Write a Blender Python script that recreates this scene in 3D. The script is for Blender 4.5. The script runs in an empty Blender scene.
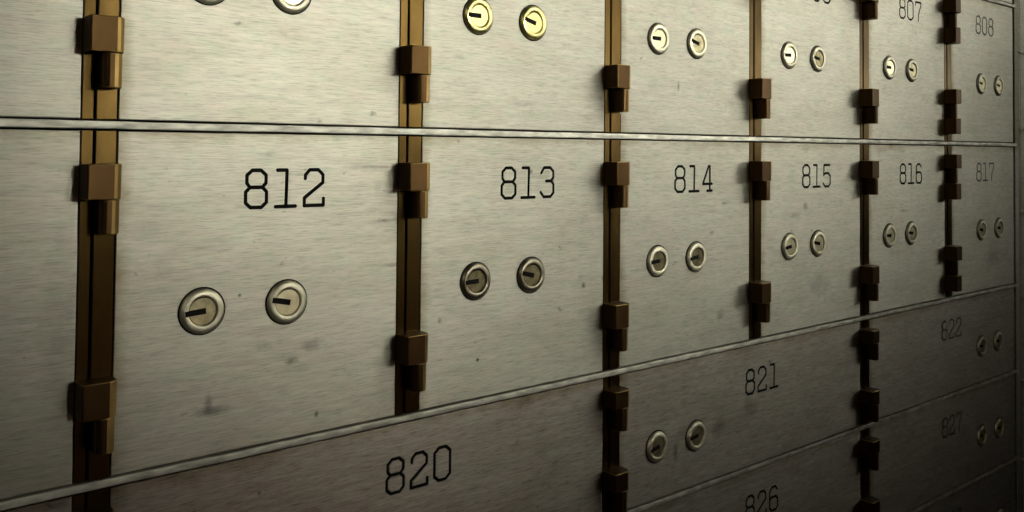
import bpy, bmesh, math, random
from mathutils import Vector, Matrix
random.seed(7)
C = bpy.context.scene.collection
S = 0.13            # one door pitch in metres
Z0 = 1.30           # height of the main divider bar above the floor
H1, H2, W = 0.972, 0.595, 0.0904

def P(x, y, z):
    return Vector((x * S, y * S, Z0 + z * S))

# ------------------------------------------------------------------ materials
def newmat(name):
    m = bpy.data.materials.new(name); m.use_nodes = True
    nt = m.node_tree
    b = nt.nodes['Principled BSDF']
    return m, nt, b

def N(nt, typ, **kw):
    n = nt.nodes.new(typ)
    for k, v in kw.items():
        if k == 'inp':
            for i, val in v.items(): n.inputs[i].default_value = val
        else: setattr(n, k, v)
    return n

def ramp(nt, fac, stops):
    r = nt.nodes.new('ShaderNodeValToRGB')
    el = r.color_ramp.elements
    while len(el) < len(stops): el.new(0.5)
    for e, (p, c) in zip(el, stops):
        e.position = p; e.color = (c[0], c[1], c[2], 1) if hasattr(c, '__len__') else (c, c, c, 1)
    nt.links.new(fac, r.inputs[0])
    return r

def mul(nt, a, b, fac=1.0):
    m = nt.nodes.new('ShaderNodeMixRGB'); m.blend_type = 'MULTIPLY'; m.inputs[0].default_value = fac
    nt.links.new(a, m.inputs[1]); nt.links.new(b, m.inputs[2])
    return m

# stains on the doors: x, z (in pitches), half width, half height, strength
STAINS = [(0.53,-0.72,.030,.012,.5),(0.60,-0.68,.035,.02,.35),(0.36,-0.50,.006,.006,.7),(0.62,-0.90,.010,.012,.8),
          (0.28,-0.83,.05,.012,.45),(0.27,-0.81,.012,.03,.4),(0.44,-0.66,.03,.015,.3),(2.37,0.225,.012,.026,.6),(1.09,-0.66,.010,.012,.5),
          (1.26,-0.82,.006,.006,.9),(1.79,-0.60,.010,.012,.7),(1.9,-0.58,.008,.012,.5),(0.82,-0.12,.09,.006,.35),
          (0.86,-0.30,.05,.008,.5),(2.70,-0.30,.02,.008,.4),(3.37,-0.34,.022,.02,.4),(3.28,-0.38,.05,.012,.25),
          (4.40,-0.40,.05,.01,.3),(0.09,-0.30,.03,.03,.12),(0.13,-0.40,.03,.03,.10),(0.9,-0.45,.06,.006,.3),
          (3.07,0.30,.02,.008,.35),(2.67,-0.82,.03,.03,.3),(2.66,-1.33,.05,.05,.35),(2.9,-1.28,.06,.05,.3),
          (2.36,-1.38,.015,.04,.5),(2.40,-1.30,.05,.02,.3),(1.02,-1.35,.08,.03,.25),(-0.13,-0.55,.05,.2,.2),
          (5.6,-0.75,.12,.08,.3),(3.5,-0.75,.10,.06,.22)]

def steel(name, base=(0.63, 0.612, 0.525), rough=0.47, aniso=0.75, grime=1.0, stains=True, bump=0.12, var=1.0):
    m, nt, b = newmat(name)
    L = nt.links.new
    geo = nt.nodes.new('ShaderNodeNewGeometry')
    oi = nt.nodes.new('ShaderNodeObjectInfo')
    # slightly different brushing on every door
    off = nt.nodes.new('ShaderNodeVectorMath'); off.operation = 'MULTIPLY_ADD'
    cx = nt.nodes.new('ShaderNodeCombineXYZ'); L(oi.outputs['Random'], cx.inputs[2]); L(oi.outputs['Random'], cx.inputs[0])
    L(cx.outputs[0], off.inputs[0]); off.inputs[1].default_value = (3.1, 0, 5.7); L(geo.outputs['Position'], off.inputs[2])
    def noise(scale, sc, det=4, rgh=.6, src=None):
        mp = nt.nodes.new('ShaderNodeMapping'); mp.inputs['Scale'].default_value = sc
        L((src or off).outputs[0], mp.inputs[0])
        n = nt.nodes.new('ShaderNodeTexNoise'); n.inputs['Scale'].default_value = scale
        n.inputs['Detail'].default_value = det; n.inputs['Roughness'].default_value = rgh
        L(mp.outputs[0], n.inputs['Vector']); return n
    fine = noise(1, (120, 120, 2100), 4, .7)
    mid = noise(1, (26, 26, 420), 6, .75)
    cloud = noise(1, (22, 22, 45), 6, .7)
    hue = noise(1, (70, 70, 160), 4, .65)
    speck = noise(1, (150, 150, 190), 2, .5)
    blot = noise(1, (26, 26, 40), 5, .7)
    r1 = ramp(nt, fine.outputs[0], [(.32, max(.3, 1 - .36 * var)), (.52, .97), (.78, 1.0)])
    r2 = ramp(nt, mid.outputs[0], [(.30, 1 - .22 * var), (.60, 1)])
    r6 = ramp(nt, hue.outputs[0], [(.34, (1.0, .955, .94)), (.5, (1, .99, .96)), (.66, (.94, 1, .93))])
    r3 = ramp(nt, cloud.outputs[0], [(.3, (.86, .84, .81)), (.6, (1, 1, 1))])
    r4 = ramp(nt, speck.outputs[0], [(.24, .35), (.30, 1)])
    r5 = ramp(nt, blot.outputs[0], [(.27, .62), (.40, 1)])
    base_n = nt.nodes.new('ShaderNodeRGB'); base_n.outputs[0].default_value = (*base, 1)
    c = mul(nt, base_n.outputs[0], r1.outputs[0])
    c = mul(nt, c.outputs[0], r2.outputs[0]); c = mul(nt, c.outputs[0], r3.outputs[0])
    c = mul(nt, c.outputs[0], r6.outputs[0]); c = mul(nt, c.outputs[0], r4.outputs[0], .6 * grime); c = mul(nt, c.outputs[0], r5.outputs[0], .7 * grime)
    if stains:
        wob = noise(1, (90, 90, 90), 3, .7, src=geo)
        sep = nt.nodes.new('ShaderNodeSeparateXYZ'); L(geo.outputs['Position'], sep.inputs[0])
        acc = None
        for (x, z, a, h, k) in STAINS:
            d = nt.nodes.new('ShaderNodeVectorMath'); d.operation = 'SUBTRACT'
            L(geo.outputs['Position'], d.inputs[0]); q = P(x, 0, z); d.inputs[1].default_value = q
            s = nt.nodes.new('ShaderNodeVectorMath'); s.operation = 'MULTIPLY'
            L(d.outputs[0], s.inputs[0]); s.inputs[1].default_value = (1/(a*S), 4, 1/(h*S))
            ln = nt.nodes.new('ShaderNodeVectorMath'); ln.operation = 'LENGTH'; L(s.outputs[0], ln.inputs[0])
            ad = nt.nodes.new('ShaderNodeMath'); ad.operation = 'MULTIPLY_ADD'
            L(wob.outputs[0], ad.inputs[0]); ad.inputs[1].default_value = 2.4; L(ln.outputs['Value'], ad.inputs[2])
            mr = nt.nodes.new('ShaderNodeMapRange'); mr.clamp = True
            L(ad.outputs[0], mr.inputs[0]); mr.inputs[1].default_value = 1.5; mr.inputs[2].default_value = 2.5
            mr.inputs[3].default_value = 1 - k; mr.inputs[4].default_value = 1
            if acc is None: acc = mr
            else:
                mm = nt.nodes.new('ShaderNodeMath'); mm.operation = 'MULTIPLY'
                L(acc.outputs[0], mm.inputs[0]); L(mr.outputs[0], mm.inputs[1]); acc = mm
        c = mul(nt, c.outputs[0], acc.outputs[0])
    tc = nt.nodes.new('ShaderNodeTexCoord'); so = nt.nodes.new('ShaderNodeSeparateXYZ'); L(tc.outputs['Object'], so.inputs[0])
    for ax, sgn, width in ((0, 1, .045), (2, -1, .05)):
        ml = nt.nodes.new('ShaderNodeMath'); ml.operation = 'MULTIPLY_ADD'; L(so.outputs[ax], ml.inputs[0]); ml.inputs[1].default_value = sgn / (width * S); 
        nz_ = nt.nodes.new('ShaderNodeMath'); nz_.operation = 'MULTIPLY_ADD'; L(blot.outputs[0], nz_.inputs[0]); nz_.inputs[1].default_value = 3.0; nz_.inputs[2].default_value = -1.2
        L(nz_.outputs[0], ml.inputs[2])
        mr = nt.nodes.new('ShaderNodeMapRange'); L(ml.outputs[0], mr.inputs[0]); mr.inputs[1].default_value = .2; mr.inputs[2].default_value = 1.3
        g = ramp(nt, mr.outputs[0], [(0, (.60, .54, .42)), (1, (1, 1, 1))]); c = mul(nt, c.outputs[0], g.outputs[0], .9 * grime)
    L(c.outputs[0], b.inputs['Base Color'])
    b.inputs['Metallic'].default_value = 1.0
    rr = nt.nodes.new('ShaderNodeMapRange'); L(mid.outputs[0], rr.inputs[0])
    rr.inputs[3].default_value = rough - .06; rr.inputs[4].default_value = rough + .08
    L(rr.outputs[0], b.inputs['Roughness'])
    b.inputs['Anisotropic'].default_value = aniso
    t = nt.nodes.new('ShaderNodeCombineXYZ'); t.inputs[2].default_value = 1
    L(t.outputs[0], b.inputs['Tangent'])
    bp = nt.nodes.new('ShaderNodeBump'); bp.inputs['Strength'].default_value = bump; bp.inputs['Distance'].default_value = .0004
    L(fine.outputs[0], bp.inputs['Height']); L(bp.outputs[0], b.inputs['Normal'])
    return m

def metal(name, col, rough, metallic=1.0, var=.3, scale=60, stretch=(1, 1, 1), dark=(.4, .4, .4), bump=0.0, aniso=0.0):
    m, nt, b = newmat(name); L = nt.links.new
    tc = nt.nodes.new('ShaderNodeTexCoord'); oi = nt.nodes.new('ShaderNodeObjectInfo')
    geo = nt.nodes.new('ShaderNodeNewGeometry')
    mp = nt.nodes.new('ShaderNodeMapping'); mp.inputs['Scale'].default_value = stretch
    L(geo.outputs['Position'], mp.inputs[0])
    n = nt.nodes.new('ShaderNodeTexNoise'); n.inputs['Scale'].default_value = scale; n.inputs['Detail'].default_value = 5
    L(mp.outputs[0], n.inputs['Vector'])
    r = ramp(nt, n.outputs[0], [(.32, [c * (1 - var) + c * d * var for c, d in zip(col, dark)]), (.65, col)])
    L(r.outputs[0], b.inputs['Base Color'])
    b.inputs['Metallic'].default_value = metallic
    if aniso:
        t = nt.nodes.new('ShaderNodeCombineXYZ'); t.inputs[0].default_value = 1; L(t.outputs[0], b.inputs['Tangent']); b.inputs['Anisotropic'].default_value = aniso
    rr = nt.nodes.new('ShaderNodeMapRange'); L(n.outputs[0], rr.inputs[0])
    rr.inputs[3].default_value = rough + .1; rr.inputs[4].default_value = rough - .05
    L(rr.outputs[0], b.inputs['Roughness'])
    if bump:
        bp = nt.nodes.new('ShaderNodeBump'); bp.inputs['Strength'].default_value = bump; bp.inputs['Distance'].default_value = .0005
        L(n.outputs[0], bp.inputs['Height']); L(bp.outputs[0], b.inputs['Normal'])
    if not metallic: b.inputs['Specular IOR Level'].default_value = .12
    return m

M = dict(
    steel=steel('brushed_steel'),
    steel_dull=steel('dull_steel', base=(.48, .435, .38), rough=.46, grime=1.25, var=1.5),  # darker, browner steel of the wide lower doors
    bar=metal('divider_steel', (.74, .72, .62), .58, var=.7, scale=330, stretch=(.35, 1, 1.2), bump=.5),
    stile=steel('stile_steel', base=(.50, .49, .42), stains=False),
    brass=metal('aged_brass_strip', (.098, .060, .018), .32, aniso=.6, var=.8, scale=70, stretch=(1, 1, .35), bump=.15),
    hinge=metal('bronze_hinge', (.078, .044, .017), .38, var=.6, scale=70, stretch=(1, 1, .3), bump=.1),
    hinge_worn_lit=metal('rubbed_lit_bronze', (.48, .32, .11), .36, var=.8, scale=90, stretch=(1, 1, .4), dark=(.25, .22, .2)),  # rubbed edges, and the glint of the right-hand chamfer painted in
    black=metal('black_gap', (.010, .009, .008), .8, metallic=0, var=.2),
    paint=metal('engraving_paint', (.006, .0055, .005), .9, metallic=0, var=.2),
    worn=metal('worn_engraving', (.09, .085, .07), .4, metallic=.7, var=.7, scale=250),
    silver=metal('nickel_rim', (.76, .72, .54), .46, var=.25, scale=200),
    nickel_dark=metal('dark_nickel_rim', (.42, .38, .27), .3, var=.7, scale=250),
    gold=metal('brass_rim', (.80, .70, .30), .27, var=.25, scale=200),
    plug_tan=metal('tan_plug', (.50, .44, .26), .36, var=.7, scale=350, bump=.3),
    plug_pale=metal('pale_plug', (.75, .70, .45), .32, var=.35, scale=250),
    plug_gold=metal('gold_plug', (.85, .74, .33), .3, var=.3, scale=250),
    plug_dark=metal('dark_plug', (.26, .22, .12), .36, var=.8, scale=300, bump=.3),
    plaster=metal('painted_plaster', (.30, .28, .24), .7, metallic=0, var=.2, scale=6),
    floor=metal('dark_floor', (.07, .06, .05), .5, metallic=0, var=.3, scale=8),
)

# ------------------------------------------------------------------ mesh helpers
def link(name, bm, mats, parent=None, loc=None, smooth=True):
    me = bpy.data.meshes.new(name)
    bmesh.ops.recalc_face_normals(bm, faces=bm.faces)
    bm.to_mesh(me); bm.free()
    for m in (mats if isinstance(mats, (list, tuple)) else [mats]): me.materials.append(m)
    if smooth:
        for p in me.polygons: p.use_smooth = True
        try: me.set_sharp_from_angle(angle=math.radians(32))
        except Exception: pass
    o = bpy.data.objects.new(name, me); C.objects.link(o)
    if loc is not None: o.location = loc
    if parent is not None: o.parent = parent
    return o

def box(bm, x0, x1, y0, y1, z0, z1, bev=0.0, seg=2):
    """box in pitch units, relative to the object's origin"""
    t = bmesh.new()
    bmesh.ops.create_cube(t, size=1)
    for v in t.verts:
        v.co = Vector(((x0 + x1) / 2 + v.co.x * (x1 - x0), (y0 + y1) / 2 + v.co.y * (y1 - y0), (z0 + z1) / 2 + v.co.z * (z1 - z0))) * S
    if bev: bmesh.ops.bevel(t, geom=list(t.edges), offset=bev * S, segments=seg, affect='EDGES', profile=.5)
    me = bpy.data.meshes.new('t'); t.to_mesh(me); t.free(); bm.from_mesh(me); bpy.data.meshes.remove(me)

def prism_xy(bm, pts, z0, z1, bev=0.0):
    """prism along z from an outline in x,y (pitch units)"""
    t = bmesh.new()
    a = [t.verts.new((x * S, y * S, z0 * S)) for x, y in pts]
    b = [t.verts.new((x * S, y * S, z1 * S)) for x, y in pts]
    n = len(pts)
    t.faces.new(a); t.faces.new(b[::-1])
    for i in range(n): t.faces.new((a[i], b[i], b[(i + 1) % n], a[(i + 1) % n]))
    if bev:
        ed = [e for e in t.edges if abs(e.verts[0].co.z - e.verts[1].co.z) < 1e-7]
        bmesh.ops.bevel(t, geom=ed, offset=bev * S, segments=2, affect='EDGES', profile=.5)
    me = bpy.data.meshes.new('t'); t.to_mesh(me); t.free(); bm.from_mesh(me); bpy.data.meshes.remove(me)

def lathe_y(bm, prof, n=48, closed=True):
    """revolve (r, y) profile about the y axis"""
    rings = []
    for r, y in prof:
        if r < 1e-6: rings.append([bm.verts.new((0, y * S, 0))])
        else: rings.append([bm.verts.new((r * S * math.cos(2 * math.pi * k / n), y * S, r * S * math.sin(2 * math.pi * k / n))) for k in range(n)])
    seq = list(zip(rings, rings[1:])) + ([(rings[-1], rings[0])] if closed else [])
    for A, B in seq:
        for k in range(n):
            k2 = (k + 1) % n
            if len(A) == 1 and len(B) == 1: continue
            if len(A) == 1: bm.faces.new((A[0], B[k], B[k2]))
            elif len(B) == 1: bm.faces.new((A[k], B[0], A[k2]))
            else: bm.faces.new((A[k], B[k], B[k2], A[k2]))

def boolean(o, cutter_bm, self_=True):
    me = bpy.data.meshes.new('cut'); bmesh.ops.recalc_face_normals(cutter_bm, faces=cutter_bm.faces)
    cutter_bm.to_mesh(me); cutter_bm.free()
    co = bpy.data.objects.new('cut', me); C.objects.link(co)
    co.matrix_world = Matrix.Translation(o.location)
    md = o.modifiers.new('b', 'BOOLEAN'); md.operation = 'DIFFERENCE'; md.object = co; md.solver = 'EXACT'; md.use_self = self_
    bpy.context.view_layer.update()
    dg = bpy.context.evaluated_depsgraph_get()
    nm = bpy.data.meshes.new_from_object(o.evaluated_get(dg), preserve_all_data_layers=True, depsgraph=dg)
    o.modifiers.clear(); old = o.data; nm.name = old.name; o.data = nm
    bpy.data.objects.remove(co); bpy.data.meshes.remove(me); bpy.data.meshes.remove(old)

# ------------------------------------------------------------------ engraved digits
DIG = {
 '8': [[(.30,1),(.72,1),(.97,.87),(.97,.66),(.80,.54),(.20,.54),(.05,.66),(.05,.87),(.30,1)],
       [(.20,.54),(0,.42),(0,.13),(.24,0),(.76,0),(1,.13),(1,.42),(.80,.54)]],
 '1': [[(.08,1),(.55,1),(.52,0)], [(0,0),(1,0)]],
 '2': [[(.04,.76),(.04,.86),(.26,1),(.72,1),(.96,.86),(.96,.64),(0.0,.22),(0.0,0),(1,0),(1,.19)]],
 '3': [[(.04,.82),(.26,1),(.74,1),(.98,.87),(.98,.66),(.80,.54),(.42,.54)],[(.80,.54),(1,.42),(1,.13),(.76,0),(.24,0),(0,.16)]],
 '4': [[(.45,0),(1,0)],[(.75,0),(.75,1),(.62,1),(0,.28),(1,.28)]],
 '5': [[(.95,1),(.10,1),(.06,.52),(.28,.62),(.74,.62),(1,.48),(1,.14),(.76,0),(.24,0),(0,.14)]],
 '6': [[(.94,.85),(.72,1),(.28,1),(0.02,.85),(0,.13),(.24,0),(.76,0),(1,.13),(1,.44),(.78,.57),(.22,.57),(0,.46)]],
 '7': [[(0,.84),(0,1),(1,1),(1,.85),(.55,.35),(.50,0)]],
 '0': [[(.28,1),(.72,1),(1,.86),(1,.14),(.72,0),(.28,0),(0,.14),(0,.86),(.28,1)]],
 '9': [[(.06,.15),(.28,0),(.72,0),(1,.15),(1,.87),(.76,1),(.24,1),(0,.87),(0,.56),(.22,.43),(.78,.43),(1,.54)]],
}
DW, DH, DP, SR = .0665, .1125, .0965, .0060   # stroke box, pitch between digits, stroke radius

def stadium(bm, a, b, r, y0, y1):
    a = Vector(a); b = Vector(b); d = (b - a)
    ang = math.atan2(d.y, d.x); n = 6; pts = []
    for k in range(n + 1):
        t = ang + math.pi / 2 + math.pi * k / n; pts.append(a + Vector((math.cos(t), math.sin(t))) * r)
    for k in range(n + 1):
        t = ang - math.pi / 2 + math.pi * k / n; pts.append(b + Vector((math.cos(t), math.sin(t))) * r)
    A = [bm.verts.new((p.x * S, y0 * S, p.y * S)) for p in pts]
    B = [bm.verts.new((p.x * S, y1 * S, p.y * S)) for p in pts]
    bm.faces.new(A); bm.faces.new(B[::-1])
    for i in range(len(pts)): bm.faces.new((A[i], B[i], B[(i + 1) % len(pts)], A[(i + 1) % len(pts)]))

def digit_strokes(ch, x0, z0, r, y0, y1, bm):
    j = 0
    for line in DIG[ch]:
        for p, q in zip(line, line[1:]):
            e = .00003 * j; j += 1          # keeps the overlapping strokes from being exactly coplanar
            stadium(bm, (x0 + p[0] * DW, z0 + p[1] * DH), (x0 + q[0] * DW, z0 + q[1] * DH), r, y0 - e, y1 + e)

# ------------------------------------------------------------------ locks
RL = .0655
def lock_meshes():
    out = {}
    # rim: flat ring with rounded shoulders standing a little proud of the door
    bm = bmesh.new()
    lathe_y(bm, [(.042, .02), (.042, -.0095), (.0428, -.0122), (.0445, -.0134), (.0480, -.0138), (.0545, -.0134), (.0590, -.0120), (.0630, -.0085), (RL, -.0025), (RL, .02)])
    rim = link('lock_rim', bm, M['silver'])
    bm = bmesh.new()
    lathe_y(bm, [(0, -.0085), (.030, -.0085), (.0385, -.0085), (.0405, -.0065), (.0405, .02), (0, .02)], closed=False)
    plug = link('lock_plug', bm, M['plug_tan'])
    def slot():
        b = bmesh.new(); box(b, -.053, .010, -.03, .012, -.0088, .0088); return b
    boolean(rim, slot()); boolean(plug, slot())
    bm = bmesh.new()   # black filler: the slot's inner shade put into its colour
    box(bm, -.0528, .0098, -.0078, .011, -.0086, .0086)
    kh = link('keyhole', bm, M['black'], smooth=False)
    bm = bmesh.new()   # dark seam ring where the lock passes through the door
    lathe_y(bm, [(RL - .001, .012), (RL - .001, -.0016), (RL + .0045, -.0016), (RL + .0045, .012)])
    seam = link('seam_ring', bm, M['black'])
    return rim, plug, kh, seam
PROTO = lock_meshes()

def place_lock(parent, x, z, rimm, plugm, tilt=0.0):
    """tilt in degrees turns the key slot"""
    objs = []
    seam = PROTO[3].copy(); seam.name = 'lock'; C.objects.link(seam); seam.parent = parent
    seam.location = (x * S, 0, z * S); seam['label'] = 'round cylinder lock with a dark seam'
    for src, nm, mt in ((PROTO[0], 'lock_rim', rimm), (PROTO[1], 'lock_plug', plugm), (PROTO[2], 'keyhole', None)):
        o = src.copy(); o.name = nm; C.objects.link(o); o.parent = seam; o.rotation_euler = (0, math.radians(tilt), 0)
        if mt:
            o.material_slots[0].link = 'OBJECT'; o.material_slots[0].material = M[mt]
    return seam

# ------------------------------------------------------------------ hinges
def knuckle(bm, x0, x1, d, z0, z1, c, rl=.005):
    """leaf block bent round a pin: small round at the left, wide rubbed and lit-coloured chamfer at the right front corner"""
    pts = [(x0, .01), (x0, -d + rl)]
    for k in range(1, 4):
        t = math.pi / 2 * k / 3; pts.append((x0 + rl - rl * math.cos(t), -d + rl - rl * math.sin(t)))
    pts += [(x1 - c, -d), (x1 - c * .62, -d + c * .10), (x1 - c * .18, -d + c * .50), (x1, -d + c), (x1, .01)]
    prism_xy(bm, pts, z0, z1, bev=.0022)

def wear_and_glint(bm, x1, d, c):
    """second material (rubbed brass) on the chamfer and on the thin edge bevels"""
    bm.normal_update()
    for f in bm.faces:
        n = f.normal; cx = f.calc_center_median().x / S
        if (abs(n.x * n.y) > .08 and n.x > 0) or (abs(n.z) > .15 and abs(n.z) < .95): f.material_index = 1

HINGE_CACHE = {}
def hinge(parent, z, hts, long=False):
    """z: top of the hinge below the row's top line; hts: heights of the knuckles"""
    key = tuple(hts)
    if key not in HINGE_CACHE:
        bm = bmesh.new(); knuckle(bm, -.0930, .0000, .073, -hts[0], 0, .024); bmesh.ops.recalc_face_normals(bm, faces=bm.faces); wear_and_glint(bm, 0, .073, .024)
        a = link('hinge', bm, [M['hinge'], M['hinge_worn_lit']], smooth=False)
        bm = bmesh.new()
        if long:
            knuckle(bm, -.050, -.010, .050, -hts[0] - hts[1] + .001, -hts[0] - .001, .018)
            knuckle(bm, -.088, -.004, .070, -sum(hts), -hts[0] - hts[1], .020)
        else:
            knuckle(bm, -.056, -.0020, .069, -sum(hts), -hts[0] - .0012, .026, rl=.016)
        bmesh.ops.recalc_face_normals(bm, faces=bm.faces); wear_and_glint(bm, 0, .069, .024)
        b = link('lower_knuckle', bm, [M['hinge'], M['hinge_worn_lit']], smooth=False)
        HINGE_CACHE[key] = (a, b)
    a, b = HINGE_CACHE[key]
    h = a.copy(); C.objects.link(h); h.name = 'hinge'; h.parent = parent; h.location = (0, 0, z * S)
    l = b.copy(); C.objects.link(l); l.name = 'lower_knuckle'; l.parent = h
    return h

# ------------------------------------------------------------------ boxes
GB = .0165          # half gap of a divider bar to the door edge
def deposit_box(k, span, ztop, h, label, group, number=None, nx=.5, nz=-.184, locks=(), hinges=((-.105, (.095, .093)), (-.682, (.096, .095))), worn=False, dx=0.0, right_end=None, long=False, hinged=True, mat='steel'):
    """k: column, span: how many columns wide; the origin is the top left corner of the opening"""
    root = bpy.data.objects.new('safe_deposit_box', None); root.empty_display_size = .02
    C.objects.link(root); root.location = P(k + dx, 0, ztop)
    root['label'] = label; root['category'] = 'safe deposit box'; root['group'] = group
    x0 = .0035; x1 = (right_end - k - dx) if right_end is not None else span - W - .0035
    bm = bmesh.new(); box(bm, x0, x1, 0, .05, -h + GB, -GB, bev=.0022, seg=2)
    door = link('door_panel', bm, M[mat], smooth=False)
    door.location = root.location
    if number:
        n = len(number); wtot = DP * (n - 1) + DW
        bm = bmesh.new()
        for i, ch in enumerate(number): digit_strokes(ch, nx - wtot / 2 + i * DP, nz - DH / 2, SR, -.01, .0045, bm)
        boolean(door, bm)
    door.location = (0, 0, 0); door.parent = root
    if number:
        for i, ch in enumerate(number):
            bm = bmesh.new(); digit_strokes(ch, nx - wtot / 2 + i * DP, nz - DH / 2, SR * .97, .0016 if not worn else .0030, .0042, bm)
            d = link('engraved_digit', bm, M['worn'] if worn else M['paint'], door, smooth=False)
            d['label'] = ('engraved figure %s with worn paint' if worn else 'engraved figure %s filled with black') % ch
    for (lx, lz, rm, pm, t) in locks: place_lock(root, lx, lz, rm, pm, t)
    if hinged:
        bm = bmesh.new(); box(bm, -W, -.0610, .001, .04, -h + GB - .002, -GB + .002, bev=.0015, seg=1)
        link('frame_leaf', bm, M['brass'], root, smooth=False)
        bm = bmesh.new(); box(bm, -.0550, -.0005, -.002, .04, -h + GB - .002, -GB + .002, bev=.002, seg=1)
        link('hinge_leaf', bm, M['brass'], root, smooth=False)
        for z, hts in hinges: hinge(root, z, hts, long)
    return root

DX = {0: 0.0, 1: .005, 2: -.003, 3: -.014, 4: 0.0, 5: .008}
LZ, L0, L1 = -.535, .246, .511
G1 = 'square safe deposit boxes in the upper rows'
G2 = 'wide safe deposit boxes in the lower rows'
HD = ((-.058, (.070, .095)), (-.385, (.075, .095)))       # hinges of the low wide doors
HL = ((-.068, (.088, .092, .100)), (-.636, (.088, .092, .098)))   # long hinges of the last column

def row(ztop, specs):
    for k, num, label, locks, worn in specs:
        last = k == 5
        deposit_box(k, 1, ztop, H1, label, G1, num, nx={0: .503, 1: .490, 2: .482, 3: .490, 4: .484, 5: .490}.get(k, .5), locks=locks, hinges=HL if last else ((-.105, (.095, .093)), (-.682, (.096, .095))),
                    worn=worn, dx=DX.get(k, 0), right_end=5.948 if last else k + 1 + DX.get(k + 1, 0) - W - .0035, long=last, hinged=k >= 0)

def lk(a, b, k=0, z=LZ, x0=L0, x1=L1):
    d = DX.get(k, 0)
    return ((x0 - d, z, *a), (x1 - d, z, *b))

S_ = 'silver'; D_ = 'nickel_dark'; G_ = 'gold'
T = 'plug_tan'; PP = 'plug_pale'; PG = 'plug_gold'; PD = 'plug_dark'
XL, XR = .233, .493
row(0.0, [
 (-1, '811', 'steel box door left of the leftmost brass strip, below the long level divider bar', lk((S_, T, 0), (S_, T, 0)), False),
 (0, '812', 'large brushed steel box door engraved 812 with two nickel-rimmed locks', lk((S_, T, -4), (S_, PP, 12)), False),
 (1, '813', 'brushed steel box door engraved 813 with two dark tarnished locks', lk((D_, PD, -2), (D_, PD, 14), 1), False),
 (2, '814', 'brushed steel box door engraved 814 with dull brass lock plugs', lk((S_, PD, -3), (S_, PD, -8), 2, x0=XL, x1=XR), False),
 (3, '815', 'brushed steel box door engraved 815 with two pale locks', lk((S_, PP, -6), (S_, PP, 10), 3, x0=.228, x1=.486), False),
 (4, '816', 'steel box door engraved 816, half in shade, between 815 and 817', lk((S_, PP, 4), (S_, T, 8), 4, x0=.226, x1=.483), False),
 (5, '817', 'shaded steel box door engraved 817 at the right end of its row', lk((S_, T, 8), (S_, T, 8), 5, z=-.564, x0=.43, x1=.70), True),
])
row(H1, [
 (-1, '802', 'steel box door at the top left corner of the picture, left of the 803 door', lk((S_, T, 0), (S_, T, 0), z=-.545), False),
 (0, '803', 'bright steel box door directly above the 812 door, cut off by the picture top', lk((S_, T, 0), (S_, PP, 0), z=-.545), False),
 (1, '804', 'bright steel box door above 813 with two yellow brass locks', lk((G_, PG, 0), (G_, PG, 14), 1, z=-.545), False),
 (2, '805', 'bright steel box door above 814 with two locks and a grey stain below them', lk((S_, PP, 0), (S_, T, 14), 2, z=-.545, x0=.233, x1=.494), False),
 (3, '806', 'steel box door above 815, its number 806 cut by the top of the picture', lk((S_, PP, -2), (S_, PD, 8), 3, z=-.545, x0=.223, x1=.484), False),
 (4, '807', 'steel box door engraved 807 above the 816 door', lk((S_, PP, 2), (S_, T, 8), 4, z=-.543, x0=.230, x1=.494), False),
 (5, '808', 'steel box door engraved 808 at the top right, above the 817 door', lk((S_, T, 8), (S_, T, 8), 5, z=-.573, x0=.437, x1=.706), True),
])
# sliver of the row above, at the top right
deposit_box(5, 1, 2 * H1, H1, 'sliver of steel box door at the very top right, above the 808 door', 'uppermost row of safe deposit boxes', None, hinges=HL, right_end=5.948, long=True, dx=DX[5])

def wide(k, num, ztop, label, locks, worn=False):
    deposit_box(k, 2, ztop, H2, label, G2, num, nx=1.013 if k == 0 else 1.0, nz=-.186, locks=locks, hinges=HD, worn=worn, dx=0, right_end=5.948 if k == 4 else None, hinged=True, mat='steel_dull')
ZB = -H1; ZC = -H1 - H2; ZD = -H1 - 2 * H2
wide(-2, '819', ZB, 'wide steel box door at the bottom left corner, left of the 820 door', ((.235, -.355, S_, T, 0), (.495, -.355, S_, T, 0)))
wide(0, '820', ZB, 'wide low steel box door engraved 820 under the 812 and 813 doors', ((.235, -.355, S_, T, 0), (.495, -.355, S_, T, 0)))
wide(2, '821', ZB, 'wide low steel box door engraved 821 with two round brass-centred locks', ((.235, -.356, S_, T, -12), (.496, -.360, S_, T, -6)))
wide(4, '822', ZB, 'wide dim steel box door engraved 822 under the 816 and 817 doors', ((1.421, -.348, S_, T, 8), (1.675, -.348, S_, T, 8)), True)
wide(2, '826', ZC, 'wide steel box door engraved 826, cut off by the bottom of the picture', ((.235, -.356, S_, T, 0), (.496, -.360, S_, T, 0)))
wide(4, '827', ZC, 'wide dark steel box door engraved 827 directly below the 822 door', ((1.418, -.333, S_, PG, 8), (1.682, -.333, S_, PG, 8)), True)
wide(4, '832', ZD, 'dark steel box door in the bottom right corner, below the lowest divider bar', ((1.42, -.34, S_, PG, 8), (1.68, -.34, S_, PG, 8)), True)

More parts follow.
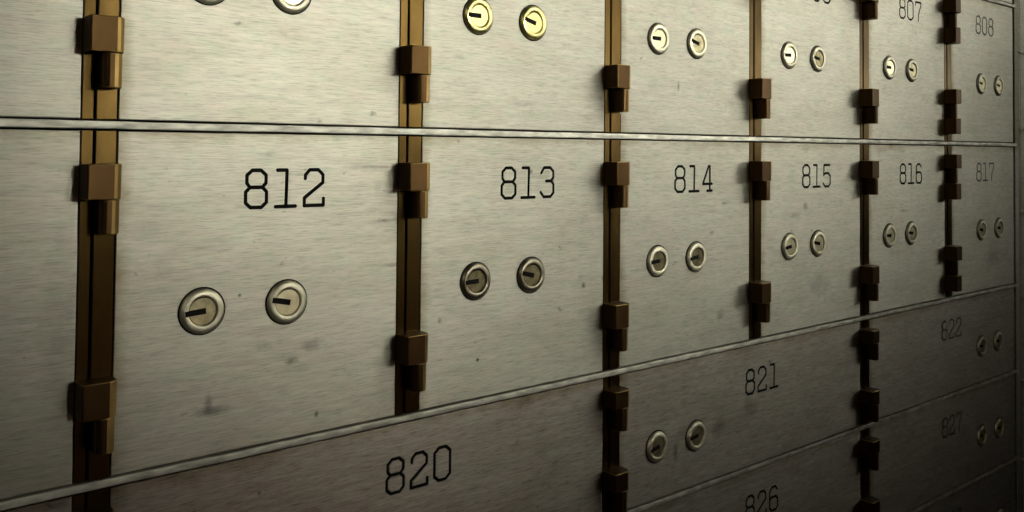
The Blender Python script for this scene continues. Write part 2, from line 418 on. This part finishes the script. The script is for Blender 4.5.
# neighbouring cabinet at the far right: narrow slice of small boxes
marks = [1.24, .655, .117, -.464, -1.061, -1.64, -2.19, -2.78]
words = ['highest', 'second highest', 'third highest', 'fourth highest', 'fifth highest', 'sixth highest', 'lowest']
for i, (a, b_) in enumerate(zip(marks, marks[1:])):
    r = bpy.data.objects.new('safe_deposit_box', None); C.objects.link(r); r.location = P(6.046, 0, a); r.empty_display_size = .02
    r['label'] = '%s in the sliver of small boxes along the right edge, past the dark seam' % words[i]
    r['category'] = 'safe deposit box'; r['group'] = 'small boxes of the next cabinet'
    hh = a - b_
    bm = bmesh.new(); box(bm, .030, .80, 0, .05, -hh + .010, -.010, bev=.002); link('door_panel', bm, M['stile'], r, smooth=False)
    bm = bmesh.new(); box(bm, 0, .0285, .001, .04, -hh + .008, -.008, bev=.0015, seg=1); link('frame_leaf', bm, M['stile'], r, smooth=False)
    bm = bmesh.new(); box(bm, 0, .80, -.008, .04, -.0072, .0072, bev=.003); link('ledge', bm, M['bar'], r)

# ------------------------------------------------------------------ divider bars
def bar(z, x0, label):
    bm = bmesh.new(); n = 60
    # flat-crowned bar with a little waviness along its edges
    prof = [(.045, -.0108), (-.0048, -.0108), (-.0064, -.0092), (-.0069, -.005), (-.0071, 0), (-.0069, .005), (-.0064, .0092), (-.0048, .0108), (.045, .0108)]
    rings = []
    for i in range(n + 1):
        x = x0 + (5.993 - x0) * i / n
        wz = random.uniform(-.0007, .0007); wt = 1 + random.uniform(-.05, .05); wy = random.uniform(-.0008, .0008)
        rings.append([bm.verts.new((x * S, (y + (wy if y < 0 else 0)) * S, (zz * wt + wz) * S)) for y, zz in prof])
    for A, B in zip(rings, rings[1:]):
        for j in range(len(prof)):
            j2 = (j + 1) % len(prof); bm.faces.new((A[j], B[j], B[j2], A[j2]))
    bm.faces.new(rings[0]); bm.faces.new(rings[-1][::-1])
    o = link('divider_bar', bm, M['bar'], loc=P(0, 0, z))
    o['label'] = label; o['category'] = 'metal bar'; o['group'] = 'horizontal divider bars'
bar(0, -2.2, 'long nearly level steel divider bar above the 812 to 817 doors')
bar(-H1, -2.2, 'steel divider bar slanting up rightwards between the 812 to 817 doors and the wide doors')
bar(ZC, -2.2, 'steel divider bar under the 821 and 822 doors')
bar(ZD, -2.2, 'dim steel divider bar at the lower right, under the 827 door')
bar(H1, -2.2, 'short visible end of divider bar at the top right corner above the 808 door')

for o in PROTO: bpy.data.objects.remove(o)
for a, b in HINGE_CACHE.values():
    bpy.data.objects.remove(a); bpy.data.objects.remove(b)

# ------------------------------------------------------------------ setting
def struct(name, x0, x1, y0, y1, z0, z1, m):
    bm = bmesh.new()
    bmesh.ops.create_cube(bm, size=1)
    for v in bm.verts: v.co = Vector(((x0 + x1) / 2 + v.co.x * (x1 - x0), (y0 + y1) / 2 + v.co.y * (y1 - y0), (z0 + z1) / 2 + v.co.z * (z1 - z0)))
    o = link(name, bm, m, smooth=False); o['kind'] = 'structure'; return o
struct('wall_back', -1.6, 2.4, .05 * S + .0005, .25, 0, 2.5, M['black'])
# steel stile closing the cabinet at the right
bm = bmesh.new(); box(bm, 5.976, 6.040, -.001, .048, -4.0, 4.0, bev=.002)
o = link('trim_1', bm, M['stile'], loc=P(0, 0, 0), smooth=False); o['kind'] = 'structure'
struct('floor', -1.6, 2.4, -2.2, .25, -.1, 0, M['floor'])
struct('ceiling', -1.6, 2.4, -2.2, .25, 2.5, 2.6, M['plaster'])
struct('wall_front', -1.6, 2.4, -2.3, -2.2, 0, 2.5, M['plaster'])
struct('wall_left', -1.7, -1.6, -2.2, .25, 0, 2.5, M['plaster'])
struct('wall_right', 2.4, 2.5, -2.2, .25, 0, 2.5, M['plaster'])

# ------------------------------------------------------------------ light
def area(name, loc, target, sx, sy, power, col):
    l = bpy.data.lights.new(name, 'AREA'); l.shape = 'RECTANGLE'; l.size = sx; l.size_y = sy; l.energy = power; l.color = col
    o = bpy.data.objects.new(name, l); C.objects.link(o); o.location = loc
    o.rotation_euler = (Vector(target) - Vector(loc)).to_track_quat('-Z', 'Y').to_euler(); return o
TINT = (1, .99, .875)
def add_beam(x, y, z, tx, tz, spread, power):  # unseen beams, added and tuned to shape the brightness across the doors
    o = area('added_beam', (x, y, z), (tx, 0, tz), .45 if spread > 12 else .25, .18, power, TINT); o.data.spread = math.radians(spread)
add_beam(0.8, -1.7, 1.5, 0.05, 1.38, 12, 0.026)
add_beam(0.5, -1.7, 1.5, 0.05, 1.38, 12, 0.032)
add_beam(1.2, -1.7, 1.5, 0.17, 1.27, 12, 0.013)
add_beam(0.8, -0.5, 1.75, 0.38, 1.4, 35, 0.066)
add_beam(0.8, -1.7, 1.5, 0.33, 1.33, 12, 0.069)
add_beam(0.8, -0.5, 1.75, 0.12, 1.37, 35, 0.034)
add_beam(1.9, -1, 1.5, 0.25, 1.35, 22, 0.022)
add_beam(1.9, -1, 1.5, 0.38, 1.4, 35, 0.019)
add_beam(1.5, -0.5, 1.75, 0.12, 1.37, 35, 0.052)
add_beam(0.8, -1, 1.5, 0.38, 1.4, 35, 0.028)
add_beam(2.25, -1.6, 1.5, 0.25, 1.35, 22, 0.011)
add_beam(2.25, -1, 1.5, 0.38, 1.4, 35, 0.026)
add_beam(2.25, -1.6, 1.5, 0.1, 1.33, 22, 0.011)
area('side_fill', (-.9, -.75, 1.75), (.4, 0, 1.25), .5, .4, 1.3, (1, .93, .75))  # unseen fill, added to lift the left faces of the hinges
o = area('low_fill', (.6, -1.3, .9), (.3, 0, 1.15), .6, .3, .14, (1, .55, .48))  # unseen reddish fill, added to warm the dark lower doors
w = bpy.data.worlds.new('world'); bpy.context.scene.world = w; w.use_nodes = True
w.node_tree.nodes['Background'].inputs[0].default_value = (.5, .42, .38, 1); w.node_tree.nodes['Background'].inputs[1].default_value = .02

# ------------------------------------------------------------------ camera
F, CAMP, YAW, PITCH, ROLL, CY = 901.73, (-.74765, -2.60254, -.05122), .69259, .02866, .00937, 121.67
cy, sy, cp, sp = math.cos(YAW), math.sin(YAW), math.cos(PITCH), math.sin(PITCH)
fw = Vector((sy * cp, cy * cp, sp)); rt = Vector((cy, -sy, 0)); up = rt.cross(fw)
rt2 = rt * math.cos(ROLL) + up * math.sin(ROLL); up2 = up * math.cos(ROLL) - rt * math.sin(ROLL)
cam = bpy.data.cameras.new('camera'); co = bpy.data.objects.new('camera', cam); C.objects.link(co)
mw = Matrix((rt2, up2, -fw)).transposed().to_4x4(); mw.translation = P(*CAMP)
co.matrix_world = mw
cam.sensor_fit = 'HORIZONTAL'; cam.sensor_width = 36; cam.lens = F / 1024 * 36
cam.shift_x = 0; cam.shift_y = -(256 - CY) / 1024; cam.clip_start = .01
sc = bpy.context.scene; sc.camera = co
vs = sc.view_settings; vs.view_transform = 'Standard'; vs.look = 'None'; vs.gamma = 1; vs.use_curve_mapping = False; vs.exposure = 0.2
